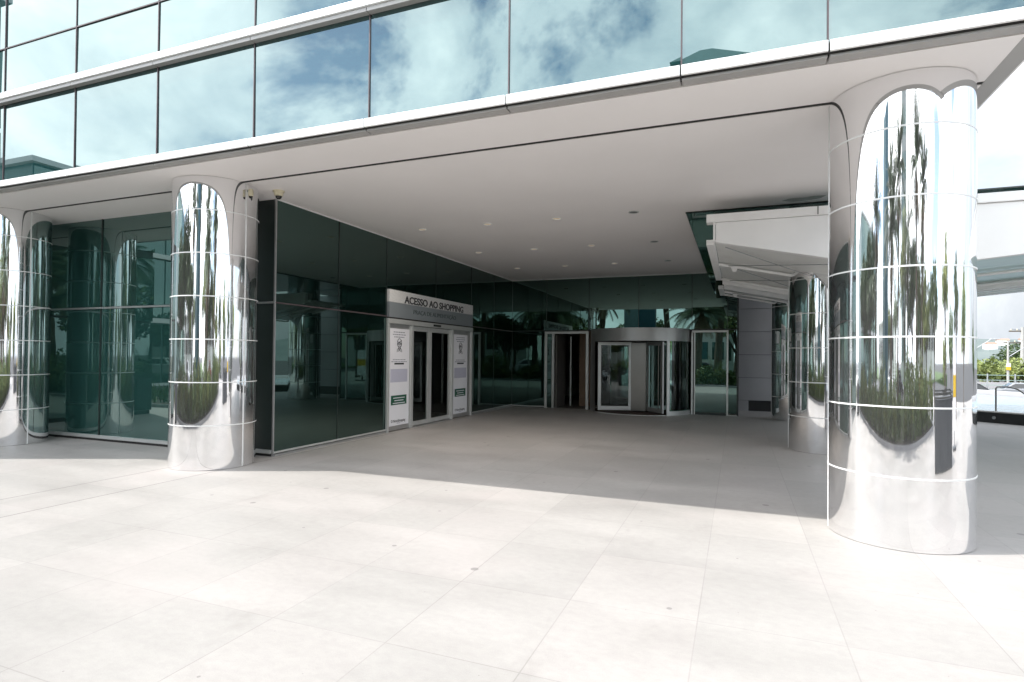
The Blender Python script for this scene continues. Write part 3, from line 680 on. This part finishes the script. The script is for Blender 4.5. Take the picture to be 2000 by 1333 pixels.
def lamp(x, y, H, arm, label):
    L_ = empty('street_lamp', (x, y, -1.7), label=label, cat='street lamp', group='street lamps beyond the pool')
    m = MB(); m.tube([(0, 0, 0), (0, 0, H * .75), (0, 0, H)], [.12, .09, .07], 12); m.build('pole', M['concpole'], L_, smooth=True)
    m = MB(); m.tube([(0, 0, H - 1.6), (arm * .35, 0, H - .9), (arm, 0, H + .2)], .045, 8); m.build('arm', M['galv'], L_)
    m = MB(); s_ = 1 if arm > 0 else -1
    m.prism([(arm - s_ * .1, H + .14), (arm + s_ * .75, H + .26), (arm + s_ * .75, H + .34), (arm, H + .36)], 'y', -.14, .14); m.build('lamp_head', M['galv'], L_, bevel=.03)
    return L_
lamp(20.9, 70, 5.2, 2.3, 'street lamp with its long arm reaching right above the trees')
l2 = lamp(24.6, 70, 5.3, 2.6, 'pale street lamp pole carrying a small yellow box before the trees')
m = MB(); m.box(-.18, .18, -.16, -.09, 2.45, 2.75); m.build('yellow_box', M['yellow'], l2); m = MB(); m.box(-.16, .16, -.16, -.09, 2.78, 3.1); m.build('white_box', M['white'], l2)
FN = empty('street_fence', (19, 56, -.72), label='pale green metal fence along the street behind the parked cars', cat='fence')
m = MB(); 
for z in (.15, .6, 1.05): m.box(-8, 14, -.02, .02, z, z + .05)
m.build('rails', plain('fence_green', (.30, .40, .36), .5), FN, loc=(0, 8, 0))
for k in range(12): MB().box(-8 + 2 * k - .04, -8 + 2 * k + .04, -.05, .05, -.95, 1.2).build('post', M['galv'], FN, loc=(0, 8, 0))
FM = MB(); FM.box(10, 40, 66, 66.3, -1.7, -.35); tag(FM.build('street_wall', M['concrete']), label='long low grey wall behind the street fence', cat='wall')

# ------------------------------------------------------------------ trees
def leaf_cloud(mb, c, R, n, size, flat=.8, rng=random):
    for _ in range(n):
        while True:
            p = Vector((rng.uniform(-1, 1), rng.uniform(-1, 1), rng.uniform(-1, 1)))
            if .35 < p.length < 1: break
        p = Vector(c) + Vector((p.x * R, p.y * R, p.z * R * flat))
        a = Vector((rng.gauss(0, 1), rng.gauss(0, 1), rng.gauss(0, 1))).normalized(); b_ = a.orthogonal().normalized(); s_ = size * rng.uniform(.6, 1.3)
        mb.add([p - a * s_, p + b_ * s_ * .5, p + a * s_, p - b_ * s_ * .5], [(0, 1, 2, 3)])
def tree(loc, H, R, mat, label, group, seed, n=2200, size=.2, sx=1):
    rng = random.Random(seed); t = empty('broadleaf_tree', loc, rng.uniform(0, 6), label=label, cat='tree', group=group)
    m = MB(); top = Vector((rng.uniform(-.3, .3), rng.uniform(-.3, .3), H * .55))
    m.tube([(0, 0, 0), (.05, .03, H * .25), tuple(top)], [H * .035, H * .026, H * .014], 9); cl = []
    for k in range(7):
        a = 2 * PI * k / 7 + rng.uniform(-.3, .3); e = Vector((math.cos(a) * R * .62, math.sin(a) * R * .62, H * rng.uniform(.52, .8)))
        s_ = Vector((0, 0, H * rng.uniform(.25, .45))); m.tube([tuple(s_), tuple((s_ + e) / 2 + Vector((0, 0, .2))), tuple(e)], [H * .014, H * .009, H * .004], 6); cl.append(e)
    cl += [Vector((rng.uniform(-.3, .3) * R, rng.uniform(-.3, .3) * R, H * .85)), Vector((0, 0, H * .66))]
    m.build('trunk', M['bark_t'], t, smooth=True)
    m = MB()
    for e in cl: leaf_cloud(m, e, R * rng.uniform(.38, .55), n // len(cl), size, .75, rng)
    m.build('crown', mat, t, fix=False); return t
gT = 'trees along the street beyond the pool'
tr = [(23.2, 74, 4.3, 2.7, 'leaf_a', 'bright green round tree beside the big column beyond the cars'),
      (27.0, 77, 4.1, 2.5, 'leaf_a', 'yellow green tree left of the pale lamp pole'),
      (30.6, 76, 4.2, 2.4, 'leaf_a', 'light green tree just left of the utility pole'),
      (19.6, 72, 4.0, 2.4, 'leaf_b', 'dark green tree hidden behind the big column edge'),
      (33.5, 92, 6.8, 3.2, 'leaf_b', 'taller dark tree rising behind the bright ones'),
      (38.5, 96, 8.0, 3.8, 'leaf_b', 'tallest dark tree behind the utility pole'),
      (26.5, 98, 4.9, 3.0, 'leaf_b', 'dark tree in the second row below the hills'),
      (34.0, 80, 4.6, 2.4, 'leaf_b', 'dark bushy tree at the right edge of the photo')]
for i, (x, y, H, R, mt, lb) in enumerate(tr): tree((x, y, -1.7), H * .80, R * .9, M[mt], lb, gT, 20 + i)
for i in range(7):
    x = 130 + 16 * i + random.uniform(-5, 5); y = 330 + random.uniform(-30, 30); z = hz(x, y) - .5
    h_ = empty('hill_house', (x * .82, y, z + 1), random.uniform(-.5, .5), label='small pale house among the trees on the far hillside', cat='house', group='small houses on the far hillside')
    MB().box(-2.2, 2.2, -1.6, 1.6, -1, 1.6).build('wall', M['white'], h_)
    r_ = MB(); r_.prism([(-1.9, 1.6), (1.9, 1.6), (0, 2.5)], 'x', -2.4, 2.4); r_.build('roof', M['roof_tile'], h_)

# ------------------------------------------------------------------ behind the camera (seen in every mirror)
BED = [(-30, 3.2), (-13.4, 1.75), (-1.1, -.45), (2.4, -1.1), (8.5, -2.6), (9.5, -9), (4, -12.4), (-30, -12.4)]
m = MB(); m.prism(BED, 'z', .0, .10); tag(m.build('planted_bed_soil', M['soil']), kind='structure')
m = MB()
for (x0, y0), (x1, y1) in zip(BED, BED[1:] + BED[:1]):
    e = Vector((x1 - x0, y1 - y0, 0)); L_ = e.length; e.normalize(); n_ = Vector((-e.y, e.x, 0)) * .12
    v = [Vector((x, y, z)) + n_ * k for z in (0, .10) for k in (-.5, .5) for x, y in ((x0, y0), (x1, y1))]
    m.add(v, [(0, 2, 3, 1), (4, 5, 7, 6), (0, 1, 5, 4), (2, 6, 7, 3), (0, 4, 6, 2), (1, 3, 7, 5)])
tag(m.build('bed_kerb', M['concrete']), kind='structure')
rg = random.Random(3)
def inbed(x, y):
    c = False; n = len(BED)
    for i in range(n):
        (x0, y0), (x1, y1) = BED[i], BED[i - 1]
        if (y0 > y) != (y1 > y) and x < (x1 - x0) * (y - y0) / (y1 - y0) + x0: c = not c
    return c
m = MB(); k = 0
while k < 9000:
    x, y = rg.uniform(-22, 9), rg.uniform(-11, 2.5)
    if not inbed(x, y) or not inbed(x + .2, y + .3): continue
    k += 1; h = rg.uniform(.12, .42); a = rg.uniform(0, 6.3); dx, dy = .035 * math.cos(a), .035 * math.sin(a); lx, ly_ = rg.uniform(-.12, .12), rg.uniform(-.12, .12)
    m.add([(x - dx, y - dy, .1), (x + dx, y + dy, .1), (x + lx, y + ly_, .1 + h)], [(0, 1, 2)])
tag(m.build('ground_cover', M['shrub'], fix=False), kind='stuff')
def frond(mb, base, az, el, L_, droop, lw, nl=22, leafl=.5, width=.035):
    pts = []; p = Vector(base); d_ = Vector((math.cos(az) * math.cos(el), math.sin(az) * math.cos(el), math.sin(el))); st_ = L_ / 10
    for i in range(11):
        pts.append(p.copy()); p = p + d_ * st_; d_ = (d_ + Vector((0, 0, -droop * (i + 1) / 10))).normalized()
    mb.tube(pts, [lw * (1 - .085 * i) for i in range(11)], 4, False)
    for k_ in range(nl):
        t = .12 + .88 * k_ / nl; i = min(int(t * 10), 9); q = pts[i].lerp(pts[i + 1], t * 10 - i); dd = (pts[i + 1] - pts[i]).normalized()
        side = dd.cross(Vector((0, 0, 1))).normalized(); l = leafl * (math.sin(PI * min(1, t * .92 + .08)) ** .6)
        for s_ in (-1, 1):
            e = q + side * s_ * l * .8 + dd * l * .55 - Vector((0, 0, l * .38)); mb.add([q - dd * width, q + dd * width, e], [(0, 1, 2)])
def palm(loc, H, lean, seed, label, group, L_=2.5, nf=34, skirt=True):
    r_ = random.Random(seed); t = empty('palm_tree', loc, 0, label=label, cat='palm', group=group)
    m = MB(); pts = [(lean[0] * (i / 10) ** 1.6, lean[1] * (i / 10) ** 1.6, H * i / 10) for i in range(11)]
    m.tube(pts, [.26 - .012 * i + (.03 if i % 2 else 0) for i in range(11)], 14); m.build('trunk', M['bark'], t, smooth=True)
    top = Vector(pts[-1]); m = MB()
    for k_ in range(nf): frond(m, top + Vector((0, 0, .05)), 2 * PI * k_ * .382 + r_.uniform(-.2, .2), r_.uniform(-.25, 1.25), L_ * r_.uniform(.85, 1.1), .30, .03, 24, .55)
    m.build('crown', M['frond'], t, fix=False)
    if skirt:
        m = MB()
        for k_ in range(16): frond(m, top - Vector((0, 0, .15)), r_.uniform(0, 6.3), r_.uniform(-1.1, -.4), L_ * .7, .22, .025, 16, .4)
        m.build('dead_fronds', M['deadfrond'], t, fix=False)
    return t
gP = 'palms in the planted bed behind the camera'
palm((-1.2, -5.2, .1), 6.0, (.3, .2), 1, 'tall palm in the planted bed straight behind the camera', gP, 2.2)
palm((4.1, -4.4, .1), 5.9, (-.3, .3), 2, 'tall palm at the right end of the planted bed', gP, 2.1)
palm((-8.6, -3.2, .1), 5.4, (.4, -.2), 3, 'tall palm near the left end of the planted bed', gP, 2.1)
palm((-4.6, -8.6, .1), 7.2, (-.4, .2), 4, 'tall palm at the back of the planted bed', gP, 2.2)
palm((-12.5, -5.5, .1), 4.4, (.2, .3), 5, 'short thick palm at the far left of the planted bed', gP, 2.6)
palm((-2.3, -2.6, .1), 4.3, (.2, -.2), 11, 'leaning low palm just behind the camera in the planted bed', gP, 2.3, 40)
palm((6.6, -6.4, .1), 6.2, (.2, .1), 12, 'tall palm at the right rear of the planted bed', gP, 2.1)
palm((1.6, -8.8, .1), 5.2, (.2, -.2), 8, 'mid height palm at the back right of the planted bed', gP, 2.4)
def bush(loc, seed, label, L_=1.3, nf=22, mat='cycad'):
    r_ = random.Random(seed); t = empty('fan_bush', loc, 0, label=label, cat='bush', group='low spiky bushes in the planted bed behind the camera')
    m = MB()
    for k_ in range(nf): frond(m, (0, 0, .05), r_.uniform(0, 6.3), r_.uniform(.35, 1.4), L_ * r_.uniform(.8, 1.15), .22, .014, 18, .28, .022)
    m.build('leaves', M[mat], t, fix=False)
    m = MB(); m.tube([(0, 0, 0), (0, 0, .14)], [.12, .09], 8); m.build('stem', M['bark'], t)
bl = [(-8.2, -1.2), (-4.4, -1.6), (-1.3, -2.0), (2.1, -2.6), (4.9, -3.1), (-5.6, -3.2), (1.4, -4.2)]
for i, (x, y) in enumerate(bl): bush((x, y, .1), 40 + i, 'spiky green bush in the planted bed behind the camera', 1.05 + .4 * (i % 3), 24, 'cycad' if i % 3 else 'frond')
for i, (x, y, H, R) in enumerate(((.4, -9.6, 6.6, 2.2), (3.4, -7.6, 5.2, 1.9), (6.9, -8.6, 6.0, 2.0)), 5):
    tree((x, y, .1), H, R, M['leaf_a' if i % 2 else 'leaf_b'], 'leafy tree at the back of the planted bed behind the camera', 'leafy trees at the back of the planted bed', 90 + i, 1800, .16)
for i, (x, y, H, R) in enumerate(((-14.6, -1.2, 5.2, 2.2), (-12.0, -2.6, 5.8, 2.3), (-10.0, -1.9, 4.6, 1.7), (-17.5, -2.5, 5.5, 2.4))):
    tree((x, y, .1), H, R, M['leaf_b'], 'dark leafy tree in the left part of the planted bed', 'dark trees in the planted bed behind the camera', 90 + i, 2600, .17)
def hedge_plant(x, y, seed, h):
    r_ = random.Random(seed); t = empty('leafy_shrub', (x, y, .1), 0, label='leafy green shrub in the planted bed behind the camera', cat='shrub', group='leafy shrubs in the planted bed behind the camera')
    m = MB()
    for k_ in range(4): leaf_cloud(m, (r_.uniform(-.3, .3), r_.uniform(-.25, .25), h * r_.uniform(.35, .75)), h * .42, 150, .085, 1, r_)
    m.build('leaves', M['shrub' if seed % 2 else 'leaf_a'], t, fix=False); m = MB(); m.tube([(0, 0, 0), (.02, 0, h * .6)], [.03, .015], 6); m.build('stem', M['bark_t'], t)
for i in range(26):
    x = -13 + .86 * i + rg.uniform(-.2, .2); ye = 1.75 - (x + 13.4) * .179 if x < -1 else (-.45 - (x + 1.1) * .19 if x < 2.4 else -1.1 - (x - 2.4) * .25)
    if abs(x) < .7: ye -= .5
    hedge_plant(x, ye - .55 - rg.uniform(0, .35), 200 + i, rg.uniform(.6, 1.7))
for i, (x, y, H, R) in enumerate(((9.6, -3.2, 4.6, 1.2), (12.5, -.6, 5.4, 1.3), (15.5, 3.5, 5.0, 1.3), (7.6, -5.2, 4.2, 1.3), (18.5, 8.0, 5.2, 1.5))):
    tree((x, y, 0), H, R, M['leaf_a' if i % 2 else 'leaf_b'], 'slim young tree on the plaza right of the camera', 'slim young trees on the plaza right of the camera', 120 + i, 900, .15)
# totem sign
TT = empty('totem_sign', (-6.4, -6.6, .1), math.radians(4), label='tall blue and pale totem sign in the planted bed', cat='sign')
MB().box(-1.1, -.02, -.2, .2, 0, 8.9).build('pale_face', plain('totem_pale', (.24, .36, .40), .4), TT); MB().box(-.016, 1.1, -.22, .22, 0, 9.0).build('blue_face', plain('totem_blue', (.05, .15, .20), .35), TT)
# charcoal planter boxes / bins
def bin_box(x, y, rz, label, w=.45, h=.92):
    b_ = empty('litter_bin', (x, y, 0), rz, label=label, cat='bin', group='charcoal litter bins on the plaza')
    MB().box(-w, w, -w, w, .04, h).build('box', M['binmat'], b_, bevel=.015)
    m = MB()
    for z in (h + .012, h + .06): m.box(-w - .02, w + .02, -w - .02, -w + .02, z, z + .02); m.box(-w - .02, w + .02, w - .02, w + .02, z, z + .02); m.box(-w - .02, -w + .02, -w + .02, w - .02, z, z + .02); m.box(w - .02, w + .02, -w + .02, w - .02, z, z + .02)
    m.build('rim', M['steel'], b_); MB().box(-w + .06, w - .06, -w + .06, w - .06, 0, .039).build('plinth', M['black'], b_)
PX = empty('planter_box', (5.7, 3.1, 0), math.radians(40), label='long charcoal planter box with steel rims on the plaza right of the camera', cat='planter')
MB().box(-1.3, 1.3, -.5, .5, 0, 1.05).build('box', M['binmat'], PX, bevel=.015)
m = MB()
for z in (1.055, 1.12): m.box(-1.33, 1.33, -.53, -.50, z, z + .03); m.box(-1.33, 1.33, .50, .53, z, z + .03); m.box(-1.33, -1.30, -.5, .5, z, z + .03); m.box(1.30, 1.33, -.5, .5, z, z + .03)
m.build('rim', M['steel'], PX)
bin_box(-13.0, 2.6, .1, 'charcoal bin on the plaza at the far left')
YS = empty('sale_stand', (8.6, 4.2, 0), math.radians(60), label='white and yellow standing board on the plaza right of the camera', cat='sign')
MB().box(-.35, .35, -.03, .03, .35, 1.9).build('white_board', M['poster'], YS); MB().box(-.35, .35, -.034, .034, .95, 1.35).build('yellow_band', M['yellow'], YS); MB().box(-.4, .4, -.2, .2, 0, .06).build('foot', M['binmat'], YS)
m = MB(); m.box(-.04, .04, -.028, .028, .06, .35); m.build('stem', M['binmat'], YS)
# unseen block added to cast the left shadow wedge; lower wing of the mall on the left, outside the frame
PB = empty('added_shade_block', (-17.7, 5, 0), label='unseen green glass block added outside the left edge to shade the plaza', cat='building')
bp(MB().box(-20.9, -14.53, 3.35, 6.98, 0, 9.0), 'core', M['mull_g'], PB)
for z0, z1 in ((.1, 2.4), (2.45, 4.1), (4.3, 6.2), (6.3, 8.9)):
    for a, b_ in ((3.32, 5.1), (5.13, 6.98)):
        m = MB(); m.quad((-14.5, a, z0), (-14.5, b_, z0), (-14.5, b_, z1), (-14.5, a, z1)); bp(m, 'window', M['bay_glass'], PB, fix=False)
    for k in range(4):
        m = MB(); m.quad((-20.9 + 1.6 * k, 3.31, z0), (-19.33 + 1.6 * k, 3.31, z0), (-19.33 + 1.6 * k, 3.31, z1), (-20.9 + 1.6 * k, 3.31, z1)); bp(m, 'window', M['bay_glass'], PB, fix=False)
bp(MB().box(-21, -14.4, 3.2, 7.0, 9.0, 9.12), 'roof', M['white'], PB)
LW = empty('glass_wing', (-30, -10, 0), label='low green glass wing on the left side of the plaza', cat='building')
GX = -25.0
for z0 in (0.0, 3.0, 6.0):
    for k in range(9):
        a = -21 + 2 * k; m = MB(); m.quad((GX, a + .04, z0 + .25), (GX, a + 1.96, z0 + .25), (GX, a + 1.96, z0 + 2.95), (GX, a + .04, z0 + 2.95)); bp(m, 'window', M['bay_glass'], LW, fix=False)
    bp(MB().box(GX - .1, GX + .15, -21, -3, z0 + .01, z0 + .22), 'floor_band', M['white'], LW)
bp(MB().box(-36, GX - .03, -21, -3, 0, 8.9), 'core', plain('wing_core', (.10, .19, .18), .3), LW)
bp(MB().box(-36.2, GX + .3, -21.2, -2.8, 8.9, 9.1), 'roof', M['white'], LW)
# hip roofed house and towers across the avenue
HB = empty('hip_roof_block', (-2.5, -46, 0), label='tall block with a teal hipped roof across the avenue', cat='building')
bp(MB().box(-5.3, .6, -48, -43, -.05, 28.2), 'wall', M['tower_wall'], HB)
rf = MB(); rf.add([(-5.9, -49.4, 28.1), (1.2, -49.4, 28.1), (1.2, -42.4, 28.1), (-5.9, -42.4, 28.1), (-3.2, -45.5, 30.7), (-2.1, -45.5, 30.7)], [(3, 2, 1, 0), (0, 1, 5, 4), (2, 3, 4, 5), (1, 2, 5), (3, 0, 4)]); bp(rf, 'roof', M['roof_teal'], HB)
for k in range(7):
    for q in range(3): bp(MB().box(-4.9 + 1.9 * q, -3.5 + 1.9 * q, -43.01, -42.96, 1.5 + 3.6 * k, 3.7 + 3.6 * k), 'window', M['bay_glass'], HB)
W2 = empty('white_block', (-26, -44, 0), label='low white building across the avenue behind the planted bed', cat='building')
bp(MB().box(-38, -14, -52, -38, -.05, 4.6), 'wall', M['white'], W2)
for k in range(8): bp(MB().box(-37 + 3 * k, -35 + 3 * k, -38.01, -37.95, 1.6, 3.4), 'window', M['carglass'], W2)
bp(MB().box(-38.5, -13.5, -52.5, -37.5, 4.6, 5.0), 'roof', M['kerb'], W2)
W3 = empty('grey_block', (24, -44, 0), label='long low white building across the avenue on the right', cat='building')
bp(MB().box(14, 44, -56, -40, -.05, 6), 'wall', M['white'], W3)
for k in range(10): bp(MB().box(14.4 + 2.9 * k, 16.4 + 2.9 * k, -40.01, -39.95, 2.5, 4.5), 'window', M['carglass'], W3)
bp(MB().box(13.6, 44.4, -56.4, -39.6, 6, 6.4), 'roof', M['kerb'], W3)
for i, (x, y) in enumerate(((-20, -36), (-11, -37), (7, -36), (14, -35.5), (22, -36), (32, -35), (44, -20), (40, -8), (34, 10), (30, 28))):
    tree((x, y, -.1 if y < 0 and x < 40 else -2.4), 6.5 + 1.5 * (i % 3), 3.0, M['leaf_b' if i % 2 else 'leaf_a'], 'leafy tree around the plaza seen only in reflections', 'trees around the plaza seen in the mirrors', 60 + i, 1500, .26)

# ------------------------------------------------------------------ sky, sun, camera
W = bpy.data.worlds.new('World'); S.world = W; W.use_nodes = True; nt = W.node_tree; L = nt.links
bg = nt.nodes['Background']
SUN = Vector((-.5677, -.2555, .7826)).normalized()
sky = N(nt, 'ShaderNodeTexSky', sky_type='NISHITA'); sky.sun_disc = False
sky.sun_elevation = math.asin(SUN.z); sky.sun_rotation = math.atan2(SUN.x, SUN.y) % (2 * PI); sky.air_density = 1.0; sky.dust_density = .6; sky.ozone_density = 1.2
tc = N(nt, 'ShaderNodeTexCoord'); mp = N(nt, 'ShaderNodeMapping'); mp.inputs['Scale'].default_value = (1, 1, 1.35); mp.inputs['Location'].default_value = (0.7, 8.2, 3.1)
L.new(tc.outputs['Generated'], mp.inputs[0])
n1 = noise(nt, 2.1, 10, .60, vec=mp.outputs[0], dist=.35)
mask = ramp(nt, n1, [(.40, .07), (.475, .72), (.60, 1.0)])
n2 = noise(nt, 4.2, 7, .6, vec=mp.outputs[0], dist=.4)
ccol = ramp(nt, n2, [(.3, (9.0, 9.8, 10.4)), (.68, (16.5, 16.6, 16.5))])
sz = N(nt, 'ShaderNodeSeparateXYZ'); L.new(tc.outputs['Generated'], sz.inputs[0])
ccol = mixc(nt, 1, ccol, ramp(nt, sz.outputs[2], [(.0, (.72, .76, .82)), (.25, (1, 1, 1))]), 'MULTIPLY')
dt = N(nt, 'ShaderNodeVectorMath', operation='DOT_PRODUCT'); L.new(tc.outputs['Generated'], dt.inputs[0]); dt.inputs[1].default_value = (-.52, -.80, .30)
ccol = mixc(nt, 1, ccol, ramp(nt, math_n(nt, 'ADD', math_n(nt, 'MULTIPLY', dt.outputs['Value'], .5), .5), [(.05, .24), (.5, .58), (.95, .999)]), 'MULTIPLY')
L.new(mixc(nt, mask, sky.outputs[0], ccol), bg.inputs[0]); bg.inputs[1].default_value = .125
sl = bpy.data.lights.new('sun', 'SUN'); sl.energy = 2.1; sl.angle = math.radians(.5); sl.color = (1, .965, .91)
so = bpy.data.objects.new('sun', sl); COL.objects.link(so); so.rotation_euler = SUN.to_track_quat('Z', 'Y').to_euler()
so.location = SUN * 60

cam = bpy.data.cameras.new('camera'); co = bpy.data.objects.new('camera', cam); COL.objects.link(co); S.camera = co
yaw, pitch, roll = 0.37374977, 0.01141985, 0.00946875
fw = Vector((-math.sin(yaw) * math.cos(pitch), math.cos(yaw) * math.cos(pitch), math.sin(pitch)))
r = fw.cross(Vector((0, 0, 1))).normalized(); u = r.cross(fw)
r2 = r * math.cos(roll) + u * math.sin(roll); u2 = u * math.cos(roll) - r * math.sin(roll)
co.matrix_world = Matrix(((r2.x, u2.x, -fw.x, 0), (r2.y, u2.y, -fw.y, 0), (r2.z, u2.z, -fw.z, 1.6), (0, 0, 0, 1)))
cam.sensor_width = 36; cam.sensor_fit = 'HORIZONTAL'; cam.lens = 36 * 1123.2753 / 2000; cam.shift_x = 0; cam.shift_y = 17.82 / 2000
cam.clip_start = .05; cam.clip_end = 3000

S.view_settings.view_transform = 'Standard'; S.view_settings.look = 'None'; S.view_settings.gamma = 1; S.view_settings.exposure = 1.34
S.cycles.max_bounces = 12; S.cycles.glossy_bounces = 8; S.cycles.transparent_max_bounces = 12; S.cycles.diffuse_bounces = 5
S.cycles.caustics_reflective = True; S.cycles.blur_glossy = 1.0; S.cycles.caustics_refractive = False; S.cycles.sample_clamp_indirect = 8
try: S.cycles.use_denoising = True
except Exception: pass
